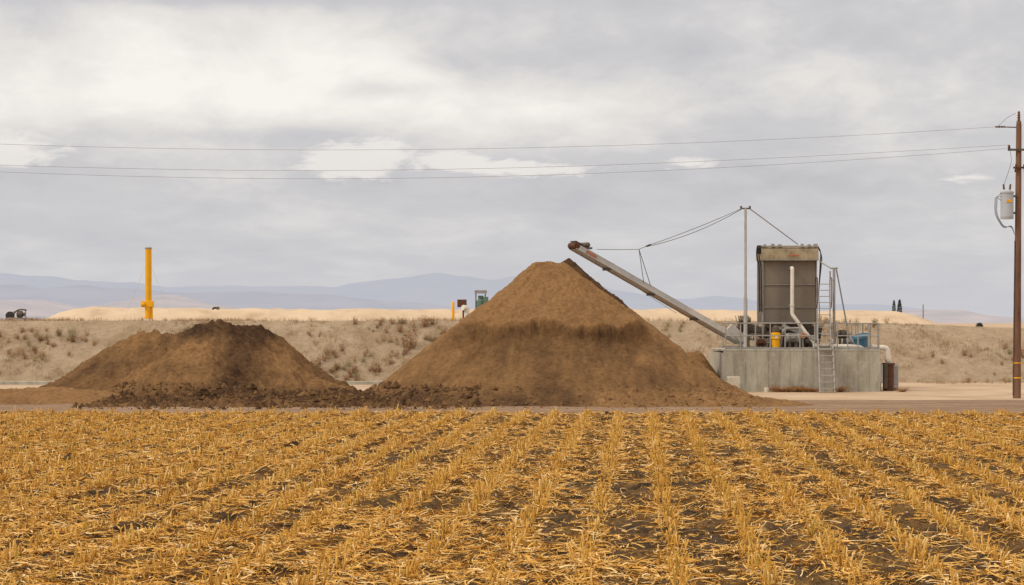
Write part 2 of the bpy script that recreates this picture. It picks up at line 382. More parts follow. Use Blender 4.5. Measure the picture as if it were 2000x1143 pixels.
# ---------------------------------------------------------------- embankment
def berm_z(X,Y):
    X=np.asarray(X,float);Y=np.asarray(Y,float)
    T=np.interp(X,[-60,-22,8.8,13,17.6,22,30,60],[2.55,2.60,2.60,2.54,2.47,2.30,2.1,1.8])
    yb=np.interp(X,[-60,8,14,24,60],[83,83,84.5,86,87])+.5*fbm(X*.25,0*X,3,8)
    yt=np.interp(X,[-60,8,14,24,60],[88.2,88.2,90,92.5,94])+.3*fbm(X*.3,0*X+4,3,9)
    t=np.clip((Y-yb)/(yt-yb),0,1)
    z=T*(t**.92)
    e=4*t*(1-t)
    z=z+e*(.17*fbm(X*.9,Y*.35,4,14)+.20*fbm(X*2.2,Y*1.3,4,15)-.18*np.abs(fbm(X*1.3,Y*.3,3,19)))+.035*fbm(X*1.6,Y*1.6,3,16)*np.clip(t*8,0,1)*sstep(95,91,Y)
    back=sstep(150,135,Y)
    return z*back-.03
xs=np.arange(-60,60.01,.12); ys=np.concatenate([np.arange(81.5,96,.12),np.linspace(96.5,152,24)])
o=grid('embankment',xs,ys,berm_z,m_berm); struct(o)
def cover_z(X,Y):
    ex=sstep(-22.8,-19.5,X)*sstep(20.8,17.5,X); ey=sstep(91.3,93.8,Y)*sstep(131,126,Y)
    h=.64+.12*fbm(X*.18,Y*.12,3,61)+.08*fbm(X*.5,Y*.25,3,62)-.16*np.abs(fbm(X*.8,Y*.12,2,63))
    h=h+.06*sstep(-5,-18,X)-.08*sstep(8,14,X)
    return 2.49+h*ex*ey-.12*(1-ex*ey)-(1-ex)*.25*sstep(10,20,X)
xs=np.arange(-23,20.8,.14); ys=np.concatenate([np.arange(91.3,97,.14),np.linspace(97.3,131,50)])
o=grid('lagoon_cover',xs,ys,cover_z,m_cover,origin=(-1,100,2.45))
o['label']='long inflated beige lagoon cover on the embankment top'; o['category']='lagoon cover'
m_conc,nt,b,_=newmat('cast concrete'); P=texco(nt)
s=nt.nodes.new('ShaderNodeSeparateXYZ'); nt.links.new(P,s.inputs[0])
wn=nt.nodes.new('ShaderNodeTexWhiteNoise'); wn.noise_dimensions='1D'; nt.links.new(math_(nt,'FLOOR',math_(nt,'DIVIDE',math_(nt,'ADD',s.outputs[0],2.84),.406)),wn.inputs['W'])
c=ramp(nt,wn.outputs[0],[(0,(.36,.34,.28)),(1,(.44,.42,.35))])
c=mix(nt,ramp(nt,noise(nt,mapping(nt,P,(3,3,.5)),1.5,5,.7),[(.42,0),(.70,.75)]),c,(.23,.205,.155))
c=mix(nt,ramp(nt,noise(nt,P,4,5,.75),[(.5,0),(.75,.6)]),c,(.56,.53,.45))
nt.links.new(c,b.inputs['Base Color']); b.inputs['Roughness'].default_value=.9; bump(nt,b,noise(nt,P,20,3,.7),.4,.015)
mb=MB(); mb.box((-40,82.3,-.05),(-4.6,82.62,.14)); o=mb.obj('concrete_curb',m_conc,bevel=.02); o['label']='low pale concrete curb along the embankment foot'; o['category']='curb'
# ---------------------------------------------------------------- piles
def cone(X,Y,cx,cy,h,sl,sr,sf,rd=.35,wx=0,wyb=0):
    dx=X-cx; dx=np.sign(dx)*np.maximum(np.abs(dx)-wx,0); dy=Y-cy
    dy=np.where(dy>0,np.maximum(dy-wyb,0),dy)
    sx_=np.where(dx<0,sl,sr)
    r=np.sqrt((dx*sx_)**2+(dy*sf)**2+ (rd*.7)**2)-rd*.7
    return h-r
def smax(a,b,k=.15):
    h=np.clip(.5+.5*(a-b)/k,0,1); return b*(1-h)+a*h+k*h*(1-h)
PK=(1.95,70.9,4.70)
def big_parts(X,Y):
    wob=.20*fbm(X*.6,Y*.6,3,41)
    h=cone(X+wob,Y+wob,1.17,67,4.45,.86,.735,.735,.10,.42,3.2)
    h=h-.12*fbm(X*.45+3,Y*.45,2,47)*sstep(4.5,2,h)
    h=smax(h,cone(X,Y,-.45,66.2,3.32,.78,.9,.72,.15,.1),.05)
    h=smax(h,cone(X,Y,3.3,65.9,2.50,.7,.72,.70,.2,.3),.05)
    an0=np.arctan2(X-1.17,67.8-Y)
    h=h-.07*np.abs(fbm(an0*7,h*.25,3,49))*sstep(.3,1.2,h)*sstep(4.4,3.6,h)
    an=an0
    lvl=2.28+.10*np.cos(an*2.0)+.34*(np.abs(fbm(X*.75,0*Y,3,42))-.25)+.06*fbm(X*4,0*Y,2,43)
    fr=sstep(.92,.78,np.abs(an-.10)-.15*fbm(X*1.3,0*X,2,44))
    below=sstep(0.02,-0.05,h-lvl)
    brk=np.clip(.8+.8*fbm(X*1.1,0*X+2,3,46),.35,1.2)
    h=h+fr*brk*.10*sstep(.6,0,h-lvl)*(1-below)
    h=h-fr*brk*below*.40*np.clip(1.2-(lvl-h)*.6,0,1)
    d=np.abs((X-.95)*.80+(67-Y)*.60)
    h=h-.11*np.exp(-(d/.13)**2)*(Y<67)*sstep(-3.6,-2,X)
    return h,fr*brk,lvl
def rough_(X,Y,a=1,s=50):
    cl=fbm(X*2.3,Y*2.3,3,s+11)
    return a*(.08*fbm(X*1.1,Y*1.1,4,s)+.055*fbm(X*4,Y*4,3,s+3)+.038*fbm(X*11,Y*11,2,s+5)+.08*np.maximum(fbm(X*6,Y*6,2,s+7)-.15,0)*np.clip(cl*2.5+.3,0,1))
def flare(h): return np.where(h<.7,.7-(.7-h)*(1-.28*sstep(.7,0,h)),h)
def big_z(X,Y):
    h,fr,lvl=big_parts(X,Y); h=flare(h)
    h=smax(h,cone(X,Y,PK[0],PK[1],PK[2],.95,.85,.8,.1),.04)
    h=smax(h,cone(X,Y,6.9,75.9,1.40,.5,1.5,.6,.3),.1)
    h=smax(h,cone(X,Y,2.95,61.6,.36,.28,.28,.30,.2),.1)
    h=smax(h,cone(X,Y,5.6,62.2,.38,.16,.17,.30,.3,.3),.1)
    h=smax(h,cone(X,Y,.2,61.8,.24,.12,.2,.30,.2,.6),.1)
    m=sstep(-.25,.25,h)
    h=h+rough_(X,Y)*m*(1+.7*fr*np.exp(-((h-lvl+.05)/.15)**2))
    return np.maximum(h,-.06)
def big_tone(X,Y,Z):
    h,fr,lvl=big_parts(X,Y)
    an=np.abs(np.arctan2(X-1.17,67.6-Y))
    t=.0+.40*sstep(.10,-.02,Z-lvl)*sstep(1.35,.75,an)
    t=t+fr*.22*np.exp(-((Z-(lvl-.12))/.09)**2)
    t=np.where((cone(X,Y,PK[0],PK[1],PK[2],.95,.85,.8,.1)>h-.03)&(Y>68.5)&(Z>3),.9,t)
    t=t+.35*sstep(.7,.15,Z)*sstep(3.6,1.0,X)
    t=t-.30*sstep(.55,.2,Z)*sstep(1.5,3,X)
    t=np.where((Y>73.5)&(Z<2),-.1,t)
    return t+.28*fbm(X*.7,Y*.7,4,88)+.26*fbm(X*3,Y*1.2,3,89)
def pile(name,xs,ys,zf,tone,lab,cat='compost pile'):
    org=((xs[0]+xs[-1])/2,(ys[0]+ys[-1])/2,0)
    o=grid(name,xs,ys,zf,m_comp,{'tone':tone},org); o['label']=lab; o['category']=cat; return o
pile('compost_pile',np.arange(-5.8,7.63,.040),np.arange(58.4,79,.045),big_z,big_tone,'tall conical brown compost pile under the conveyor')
pile('spilled_compost',np.arange(7.0,11.0,.06),np.arange(58.8,73.7,.07),lambda X,Y: np.maximum(np.maximum(big_z(X,Y)-.006,-.06)*sstep(7.0,7.3,X),-.06),big_tone,'thin apron of spilled compost beside the concrete platform','spilled compost')
def small_z(X,Y):
    wob=.22*fbm(X*.8,Y*.8,3,141)
    x=X+wob;y=Y-wob
    h=cone(x,y,-10.05,70,2.54,.46,.58,.6,.12,.1)
    h=smax(h,cone(x,y,-11.95,69.7,2.12,.66,.5,.6,.2,.75),.10)
    h=smax(h,cone(x,y,-9.0,71,2.36,.55,.80,.66,.12,.30),.06)
    h=smax(h,cone(x,y,-10.25,67.2,1.75,.50,.85,.6,.15,.2),.03)
    h=smax(h,cone(x,y,-12.9,67.6,1.20,.56,.5,.5,.2,.2),.05)
    h=smax(h,cone(x,y,-7.9,68.6,1.15,.6,.75,.62,.15,.1),.05)
    h=flare(h)
    m=sstep(-.25,.25,h)
    return np.maximum(h+1.6*rough_(X,Y,1,150)*m+.20*(np.abs(fbm(X*2.4,Y*2.4,3,170))-.1)*m*sstep(1.2,2.2,h),-.06)
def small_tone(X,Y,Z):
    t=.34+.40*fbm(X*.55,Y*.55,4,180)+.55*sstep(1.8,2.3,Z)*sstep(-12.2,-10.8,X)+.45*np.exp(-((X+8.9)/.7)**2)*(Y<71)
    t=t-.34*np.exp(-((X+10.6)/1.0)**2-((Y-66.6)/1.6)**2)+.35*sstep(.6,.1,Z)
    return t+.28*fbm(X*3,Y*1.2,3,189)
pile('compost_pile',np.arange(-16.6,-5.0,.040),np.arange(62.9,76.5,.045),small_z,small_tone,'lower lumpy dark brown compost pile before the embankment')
def spill_z(X,Y):
    e=sstep(-13.4,-11.6,X+.6*fbm(Y*.8,Y*0,2,3))*sstep(.2,-2.4,X)*sstep(60.8,62.4,Y+1.0*fbm(X*.8,Y*0,4,5))*sstep(69.5,67,Y)
    big=np.clip(fbm(X*1.4,Y*1.4,2,205)+.2,0,1)
    return e*(.12+.22*np.abs(fbm(X*.9,Y*.9,4,201))+.34*np.abs(fbm(X*2.6,Y*2.6,4,202))*(.5+big)+.09*fbm(X*9,Y*9,2,203))-.04
pile('spilled_compost',np.arange(-13.9,.4,.042),np.arange(60.2,69.6,.05),spill_z,lambda X,Y,Z:.88+.45*fbm(X*1.2,Y*1.2,4,6)-.4*(sstep(62.2,61.2,Y)),'rough dark band of spilled compost between the piles','spilled compost')
def spill2_z(X,Y):
    h=cone(X,Y,-14.6,64.3,.42,.13,.2,.28,.4,.4)
    h=smax(h,cone(X,Y,-18,65,.35,.12,.1,.2,.4,.4),.1)
    return np.maximum(h+rough_(X,Y,.8,250)*sstep(-.1,.1,h),-.05)
pile('spilled_compost',np.arange(-21,-11.6,.06),np.arange(61.6,68,.07),spill2_z,lambda X,Y,Z:.10+.2*fbm(X,Y,3,6),'low light brown mound of spilled compost','spilled compost')
M=8000
xx=np.concatenate([rng.uniform(-12.8,-1,int(M*.75)),rng.uniform(-1,7.5,M-int(M*.75))])
yy=np.where(rng.random(M)<.8,rng.uniform(60.3,66.5,M),rng.uniform(58.6,63,M))
zz=np.maximum(np.maximum(spill_z(xx,yy),np.where(xx>-5.6,big_z(xx,yy),-1)),np.where(xx<-4.8,small_z(xx,yy),-1)); zz=np.maximum(zz,0.005)
kp=(zz<.6); xx=xx[kp];yy=yy[kp];zz=zz[kp];M=len(xx)
oct_=np.array([(1,0,0),(0,1,0),(-1,0,0),(0,-1,0),(0,0,1),(0,0,-1)],float)
of=np.array([(0,1,4),(1,2,4),(2,3,4),(3,0,4),(1,0,5),(2,1,5),(3,2,5),(0,3,5)])
R=(rng.gamma(1.6,.022,M)+.010)*np.where(xx>-1,.6,1)
V=oct_[None]*R[:,None,None]*rng.uniform(.6,1.3,(M,6,1)); V=V+np.column_stack([xx,yy,zz])[:,None,:]
F=(of[None]+(np.arange(M)*6)[:,None,None]).reshape(-1,3)
o=fast_mesh('compost_clods',V.reshape(-1,3),F,m_comp,{'tone':np.repeat(np.where(xx>-1,rng.uniform(0,.6,M),rng.uniform(.2,1.0,M)),6)},smooth=False); o['kind']='stuff'; o['label']='loose dark clods around the compost piles'; o['category']='clods'
# ---------------------------------------------------------------- weeds
def weedmat(name,c1,c2):
    m,nt,b,out=newmat(name); c=ramp(nt,noise(nt,texco(nt),7,2),[(.35,c1),(.65,c2)])
    nt.links.new(c,b.inputs['Base Color']); b.inputs['Roughness'].default_value=.8; return m
wm=[weedmat('rusty dry weed',(.33,.16,.08),(.22,.115,.06)),weedmat('straw weed',(.48,.34,.18),(.36,.24,.125)),weedmat('olive weed',(.24,.215,.10),(.32,.27,.14))]
def weedmesh(seed,mat,n=60,h=.5,spread=.26):
    r=np.random.default_rng(seed)
    a=r.uniform(0,2*math.pi,n); P0=np.column_stack([r.normal(0,.05,n),r.normal(0,.05,n),r.uniform(-.03,.05,n)])
    L=r.uniform(.2,1,n)*spread
    V,F,nv=quadstrips(P0,a,L,r.uniform(.006,.014,n),r.uniform(.4,1.15,n)*h,-r.uniform(0,.35,n)*h,r.normal(0,.05,n),r.uniform(-1.5,1.5,n))
    m=n*2; idx=r.integers(0,n,m); V3=V.reshape(n,-1,3); s0=V3[idx,np.where(r.random(m)<.5,4,6)]
    V2,F2,_=quadstrips(s0.copy(),r.uniform(0,2*math.pi,m),r.uniform(.03,.10,m),r.uniform(.007,.02,m),r.uniform(-.02,.10,m),np.zeros(m),np.zeros(m),r.uniform(-1.5,1.5,m))
    me_o=fast_mesh('dry_weed',np.concatenate([V,V2]),np.concatenate([F,F2+len(V)]),mat,smooth=False)
    me=me_o.data; bpy.data.objects.remove(me_o); return me
WL=['rusty brown dry weed growing on the sandy embankment','pale straw coloured weed growing on the embankment','olive green scrubby weed growing on the embankment']
wms=[[weedmesh(10*i+j,wm[i]) for j in range(3)] for i in range(3)]
spots=[]
tries=0
while len(spots)<290 and tries<60000:
    tries+=1
    x=random.uniform(-22.5,24); t=random.random()
    y=83.2+t*4.9 if x<10 else 84.8+t*6
    if x>14 and random.random()<.35: continue
    if -14.2<x<-8.2 and t<.62: continue
    if -2.5<x<6 or (6<=x<16 and t<.6): continue
    d=float(fbm(x*.45,y*.6,3,301))*1.2+ .30*math.exp(-((x+8.3)/2.0)**2)+.30*math.exp(-((x+4)/1.6)**2)
    if d+random.uniform(-.30,.30)>.18: spots.append((x,y))
for (x,y) in spots:
    k=random.choices([0,1,2],[5,3,2])[0]
    o=bpy.data.objects.new('dry_weed',random.choice(wms[k])); COL.objects.link(o)
    s=random.uniform(.3,.75)*(1.9 if random.random()<.10 else 1)
    o.location=(x,y,float(berm_z(x,y))-.01); o.scale=(s*1.1,s*1.1,s*random.uniform(.8,1.2)); o.rotation_euler=(0,0,random.uniform(0,6.28))
    o['label']=WL[k]; o['category']='weed'; o['group']='dry weeds on the embankment'
M=11000; xx=rng.uniform(-23,26,M); yy=rng.uniform(83,91,M)
kp=(1.3*fbm(xx*.45,yy*.8,4,311)+rng.uniform(-.28,.28,M))>.15; xx=xx[kp];yy=yy[kp];M=len(xx)
R_=7; tn=np.repeat(rng.random(M),R_*6); xx=np.repeat(xx,R_)+rng.normal(0,.06,M*R_); yy=np.repeat(yy,R_)+rng.normal(0,.06,M*R_); M=len(xx)
V,F,nv=quadstrips(np.column_stack([xx,yy,berm_z(xx,yy)-.01]),rng.uniform(0,6.28,M),rng.uniform(.03,.12,M),rng.uniform(.007,.018,M),rng.uniform(.04,.22,M),-rng.uniform(0,.05,M),np.zeros(M),rng.uniform(-1.5,1.5,M),2)
m_grass,nt,b,_=newmat('dry bank grass'); nt.links.new(ramp(nt,attr(nt,'tint'),[(0,(.27,.15,.08)),(.4,(.35,.215,.115)),(.7,(.46,.33,.18)),(1,(.28,.24,.125))]),b.inputs['Base Color']); b.inputs['Roughness'].default_value=.9
o=fast_mesh('dry_grass',V,F,m_grass,{'tint':tn},smooth=False); o['kind']='stuff'; o['label']='sparse dry grass tufts on the sandy slope'; o['category']='grass'
# ---------------------------------------------------------------- hardware materials
galv=simple('galvanized steel',(.38,.375,.36),(.29,.28,.265),4,.5,.2,(.22,.15,.09),2.5,.5)
galv2=simple('light painted steel',(.50,.49,.48),(.42,.41,.40),3,.55,.0,(.30,.23,.16),2,.45)
ladm=simple('weathered ladder aluminium',(.40,.39,.375),(.32,.31,.295),3,.6,.0,(.26,.20,.14),2,.5)
convm=simple('pale grey conveyor steel',(.54,.54,.535),(.47,.47,.465),3,.5,.0,(.33,.27,.21),1.6,.35)
darkst=simple('dark dirty steel',(.085,.075,.062),(.15,.125,.10),5,.6,.2,(.20,.12,.07),3,.7)
rust=simple('rusty steel',(.15,.065,.035),(.09,.04,.025),6,.8,.1)
white=simple('white pvc',(.76,.72,.65),(.68,.63,.55),3,.45,0,(.48,.39,.28),2,.4)
yellow=simple('yellow paint',(.86,.43,.012),(.80,.38,.010),2,.45,0,(.45,.25,.05),2,.25)
blue=simple('blue plastic',(.05,.15,.26),(.07,.20,.32),3,.5,0,(.2,.2,.18),3,.4)
black=simple('black rubber',(.03,.028,.026),(.05,.045,.042),6,.7)
wood=simple('weathered utility pole wood',(.22,.115,.072),(.12,.062,.042),8,.9,0,(.30,.19,.13),3,.5,.01,20,streak=True)
greyp=simple('grey transformer paint',(.46,.48,.52),(.41,.43,.47),2,.4)
porc=simple('brown porcelain',(.20,.09,.06),(.14,.06,.04),5,.3)
orange=simple('faded orange paint',(.55,.16,.07),(.42,.19,.10),9,.6,0,(.35,.28,.19),8,.8)
green=simple('green motor paint',(.10,.20,.16),(.14,.22,.18),5,.5,0,(.2,.14,.1),3,.5)
cable=simple('steel cable',(.20,.19,.18),(.14,.13,.125),5,.5,.4)
linew=simple('power line aluminium',(.34,.29,.29),(.30,.26,.26),5,.6)
hood=simple('dusty machine hood',(.42,.345,.225),(.28,.22,.14),4,.7,.0,(.15,.115,.075),3,.8)
# ---------------------------------------------------------------- concrete platform
Y0=74.0; x0=(1413-1000)/4000*Y0; x1=(1720-1000)/4000*Y0; DZ=1.52; YB=79.2
pl=thing('concrete_platform',((x0+x1)/2,(Y0+YB)/2,0),'beige grey cast concrete platform carrying the manure separator','platform')
mb=MB(); n=14; wd=(x1-x0)/n
mb.box((x0+.02,Y0+.03,-.1),(x1-.02,YB,DZ-.12))
for i in range(n): mb.box((x0+i*wd+.0025,Y0,-.1),(x0+(i+1)*wd-.0025,Y0+.08,DZ-.061))
mb.obj('wall',m_conc,pl,bevel=.004)
MB().box((x0-.003,Y0-.004,DZ-.06),(x1+.003,YB+.02,DZ)).obj('deck',m_conc,pl,bevel=.012)
xb0=p(1422,764,73.2).x; xb1=p(1446,764,73.2).x
o=MB().box((xb0,73.2,0),(xb1,73.65,.56)).obj('concrete_block',simple('pale concrete',(.60,.56,.46),(.50,.46,.37),4,.9,0,(.3,.24,.17),2,.5,.01),bevel=.02); o['label']='small pale concrete block beside the platform'; o['category']='concrete block'
a=p(1497,765,73.5); a.z=0
mb=MB(); mb.lathe(a,a+Vector((0,0,.17)),[(0,.07),(.0,.075),(.9,.09),(1,.095)],14); o=mb.obj('bucket',white); o['label']='small white bucket standing at the platform foot'; o['category']='bucket'
def railing(name,xa,xb,nposts,lab,ya=Y0+.08,yb=None,zt=DZ+.95):
    yb=ya if yb is None else yb
    r=thing(name,((xa+xb)/2,(ya+yb)/2,DZ),lab,'railing','railings around the platform deck')
    for i in range(nposts):
        t=i/(nposts-1); q=Vector((xa+(xb-xa)*t,ya+(yb-ya)*t,DZ))
        mb=MB(); mb.cyl(q,(q.x,q.y,zt),.024,n=10); mb.box((q.x-.05,q.y-.05,DZ+.001),(q.x+.05,q.y+.05,DZ+.012)); mb.obj('post',galv,r)
    for z in (zt,DZ+.50):
        MB().cyl((xa-.02,ya,z),(xb+.02,yb,z),.022,n=10).obj('rail',galv,r)
    MB().beam((xa,ya,DZ+.05),(xb,yb,DZ+.05),.012,.07).obj('toe_board',galv,r)
X=lambda a,Y=Y0: (a-1000)/4000*Y
railing('railing',X(1418),X(1592),7,'galvanized pipe railing along the platform front edge')
railing('railing',X(1636),X(1717),5,'galvanized pipe railing beside the ladder opening')
railing('railing',x1-.06,x1-.06,4,'galvanized pipe railing on the platform end',Y0+.2,YB-.2)
railing('railing',x0+.5,x1-.2,9,'galvanized pipe railing along the platform rear edge',YB-.1)
# ---------------------------------------------------------------- ladders
def ladder(name,A,B,wdt,nr,lab,mat=ladm,dp=.1):
    r=thing(name,Vector(((A.x+B.x)/2,(A.y+B.y)/2,A.z)),lab,'ladder')
    for s in (-1,1):
        MB().beam(A+Vector((s*wdt/2,0,0)),B+Vector((s*wdt/2,0,0)),.04,.10,(0,1,0)).obj('side_rail',mat,r)
    for i in range(nr):
        q=A.lerp(B,(i+.6)/nr)
        MB().box((q.x-wdt/2,q.y-dp,q.z-.014),(q.x+wdt/2,q.y+dp,q.z+.014)).obj('step',mat,r)
    return r
A=Vector((X(1616,72.9),72.95,0.0)); B=Vector((X(1611),73.92,DZ+.35))
ladder('ladder',A,B,.52,8,'grey metal step ladder leaning on the platform front')
A=Vector((X(1609,74.4),74.4,DZ)); B=Vector((X(1609,75.3),75.3,4.0))
ul=ladder('ladder',A,B,.46,11,'upright metal ladder on the deck with rusty handrails',ladm,.06)
for s in (-1,1):
    q=A+Vector((s*.26,0,1.5)); e=B+Vector((s*.26,0,.14))
    MB().tube(arc([q,q+Vector((0,-.18,.25)),e+Vector((0,-.2,0)),e+Vector((0,.25,.02)),e+Vector((0,.28,-.7))],.15),.02,8).obj('handrail',rust,ul)
# ---------------------------------------------------------------- separator tower
TY=75.7; tx0=X(1488,TY); tx1=X(1596,TY); tb=CAMH; tt=p(0,506,TY).z; ht=p(0,479,TY).z; TD=1.5
sp=thing('manure_separator',((tx0+tx1)/2,TY+TD/2,DZ),'tall grey brown ribbed screen separator on the platform deck','separator')
mb=MB()
for xx_ in (tx0+.03,tx1-.03):
    for yy_ in (TY,TY+TD): mb.beam((xx_,yy_,DZ),(xx_,yy_,tt),.05,.07)
for z in (tb,p(0,600,TY).z,p(0,556,TY).z,tt-.03):
    mb.beam((tx0+.055,TY-.03,z),(tx1-.055,TY-.03,z),.03,.022)
mb.obj('frame',galv,sp)
mb=MB(); nr=58; wv=(tx1-tx0-.13)/nr
for i in range(nr):
    a=tx0+.065+i*wv
    mb.box((a,TY+.0,tb+.0),(a+wv*.5,TY+.05,tt-.02))
mb.box((tx0+.07,TY+.035,tb),(tx1-.07,TY+.06,tt-.02))
ribm=simple('ribbed screen panel',(.26,.225,.185),(.35,.305,.25),2.2,.6,.0,(.38,.30,.21),1.3,.7,streak=True)
mb.obj('screen_panel',ribm,sp)
mb=MB(); mb.box((tx0+.02,TY+.07,tb),(tx0+.035,TY+TD,tt)); mb.box((tx1-.035,TY+.07,tb),(tx1-.02,TY+TD,tt)); mb.box((tx0+.09,TY+TD-.03,tb),(tx1-.09,TY+TD-.01,tt)); mb.obj('side_panel',darkst,sp)
prof=[(-.16,tt-.06),(-.17,tt+.18),(-.12,tt+.36),(0,ht-.04),(.2,ht),(TD*.75,ht-.02),(TD+.08,ht-.2),(TD+.08,tt-.03),]
mb=MB(); vs=[(xx_,TY+a,z) for xx_ in (tx0-.03,tx1+.03) for a,z in prof]; k=len(prof)
fs=[(i,(i+1)%k,k+(i+1)%k,k+i) for i in range(k)]+[tuple(range(k-1,-1,-1)),tuple(range(k,2*k))]
mb._add(vs,fs); mb.obj('hood',hood,sp,bevel=.015)
mb=MB(); mb.beam((tx0-.05,TY-.12,ht-.05),(tx1+.05,TY-.12,ht-.05),.05,.035); mb.beam((tx0-.04,TY-.2,tt-.04),(tx1+.04,TY-.2,tt-.04),.05,.03)
for i,q in enumerate((1494,1509,1522,1567,1580,1592)): mb.box((X(q,TY)-.05,TY-.1,ht-.04),(X(q,TY)+.04+.02*(i%3),TY+.1,ht+.03+.02*(i%2)))
mb.obj('hood_trim',galv,sp)
MB().box((X(1538,TY),TY-.178,tt+.12),(X(1559,TY),TY-.171,tt+.165)).obj('emblem',orange,sp)
cx=X(1545.5,TY)
pts=[(cx,TY+.0,p(0,524,TY).z),(cx,TY-.26,p(0,524,TY).z),(cx-.01,TY-.28,p(0,614,TY).z),(X(1588,TY),TY-.5,p(0,674,TY).z)]
MB().tube(arc(pts,.07,4),.072,12).obj('drop_pipe',white,sp)
MB().cyl((cx-.01,TY-.28,3.1),(cx-.01,TY-.28,3.18),.088).obj('pipe_collar',white,sp)
mb=MB(); mb._add([(tx0+.1,TY,tb-.01),(tx1-.1,TY,tb-.01),(tx1-.1,TY+1.3,tb-.01),(tx0+.1,TY+1.3,tb-.01),(tx0+.7,TY+.3,tb-.42),(tx1-.35,TY+.3,tb-.42),(tx1-.35,TY+1,tb-.42),(tx0+.7,TY+1,tb-.42)],[(0,1,2,3),(7,6,5,4),(0,4,5,1),(1,5,6,2),(2,6,7,3),(3,7,4,0)]); mb.obj('hopper',darkst,sp)
mb=MB(); mb.beam((tx0+.75,TY-.1,tb-.10),(tx1-.1,TY-.35,tb-.62),.5,.10); mb.beam((tx0+.55,TY-.15,2.30),(tx0+1.5,TY-.15,2.22),.2,.12); mb.obj('chute',galv,sp)
mb=MB()
for i,(q,r) in enumerate([(1480,.03),(1484,.025)]):
    xx_=X(q,TY); mb.tube(arc([(xx_+.12,TY-.05,ht-.05),(xx_-.02,TY-.05,ht-.02),(xx_-.05,TY-.05,ht-.35),(xx_+.04,TY-.05,ht-.75),(xx_+.07,TY-.05,tb+.4)],.15),r,8)
mb.box((tx0-.16,TY-.05,ht-.32),(tx0-.04,TY+.15,ht-.08)); mb.obj('hose',black,sp)
mb=MB()
for s_ in range(3): mb.tube(arc([(tx1+.02,TY-.05+s_*.06,ht-.05),(tx1+.13+.03*s_,TY,ht-.2-.1*s_),(tx1+.07,TY+.1,tb+1.1),(tx1+.1,TY,tb+.2)],.2),.014,6)
mb.obj('cable',black,sp)
bt=thing('solids_bin',(X(1545,77.4),77.4,DZ),'dark dirty steel solids bin under the separator','bin')
mb=MB(); mb._add([(X(1500,77),77,DZ+.02),(X(1600,77),77,DZ+.02),(X(1600,77),78.4,DZ+.02),(X(1500,77),78.4,DZ+.02),(X(1494,77),76.9,DZ+.85),(X(1606,77),76.9,DZ+.85),(X(1606,77),78.5,DZ+.85),(X(1494,77),78.5,DZ+.85)],[(3,2,1,0),(4,5,6,7),(0,1,5,4),(1,2,6,5),(2,3,7,6),(3,0,4,7)]); mb.obj('bin_body',darkst,bt,bevel=.01)
mb=MB()
for q in (1512,1534,1556,1578): mb.beam((X(q,77),76.93,DZ+.04),(X(q,77),76.87,DZ+.82),.05,.04)
mb.obj('stiffener',galv,bt)
pr=thing('screw_press',(X(1470,76),76,DZ),'dirty screw press under the separator with dark motor','screw press')
mb=MB(); a=Vector((X(1440,76),76,2.42)); b_=Vector((X(1500,76),76,2.05)); mb.lathe(a,b_,[(0,.20),(.05,.24),(.12,.24),(.12,.19),(.8,.19),(.8,.25),(.86,.25),(.86,.16),(1,.16)],18); mb.obj('press_body',darkst,pr)
mb=MB(); 
for q in (1448,1462,1484,1496): mb.beam((X(q,76),76,DZ),(X(q,76),76,2.25),.07,.07)
mb.beam((X(1436,76),75.8,1.9),(X(1500,76),75.8,1.86),.06,.09); mb.obj('stand',galv,pr)
a=Vector((X(1441,76),75.7,2.62)); mb=MB(); mb.lathe(a,a+Vector((.45,0,-.02)),[(0,.09),(.02,.13),(.75,.13),(.78,.10),(1,.10)],14); 
for j in range(8): mb.lathe(a+Vector((.05+j*.04,0,0)),a+Vector((.065+j*.04,0,0)),[(0,.145),(1,.145)],14)
mb.obj('motor',hood,pr)
mb=MB(); 
for j in range(6):
    aa=Vector((X(1436+j*5,75.7),75.6,2.75)); mb.tube(arc([aa,aa+Vector((.05,-.05,-.25)),aa+Vector((.25,0,-.45)),aa+Vector((.3,.05,-.9))],.2),.012,6)
mb.obj('cable',black,pr)
mb=MB(); mb.beam((X(1424,75.4),75.4,2.35),(X(1452,75.4),75.4,1.85),.45,.3); mb.obj('discharge_chute',galv2,pr,bevel=.01)
yp=thing('pump',(X(1515,74.9),74.9,DZ),'yellow upright pump with dark cap on the deck','pump')
q=Vector((X(1515,74.9),74.9,DZ)); MB().lathe(q,q+Vector((0,0,.62)),[(0,.13),(.03,.17),(.1,.17),(.12,.15),(.6,.15),(.62,.18),(.95,.18),(1,.12)],20).obj('pump_body',yellow,yp)
MB().lathe(q+Vector((0,0,.62)),q+Vector((0,0,.88)),[(0,.10),(.1,.14),(.7,.14),(.8,.08),(1,.06)],16).obj('motor',darkst,yp)
MB().box((q.x-.2,q.y-.2,q.z+.002),(q.x+.2,q.y+.2,q.z+.04)).obj('base_plate',galv,yp)
MB().box((q.x-.05,q.y-.19,q.z+.40),(q.x+.06,q.y-.165,q.z+.52)).obj('label_plate',white,yp)
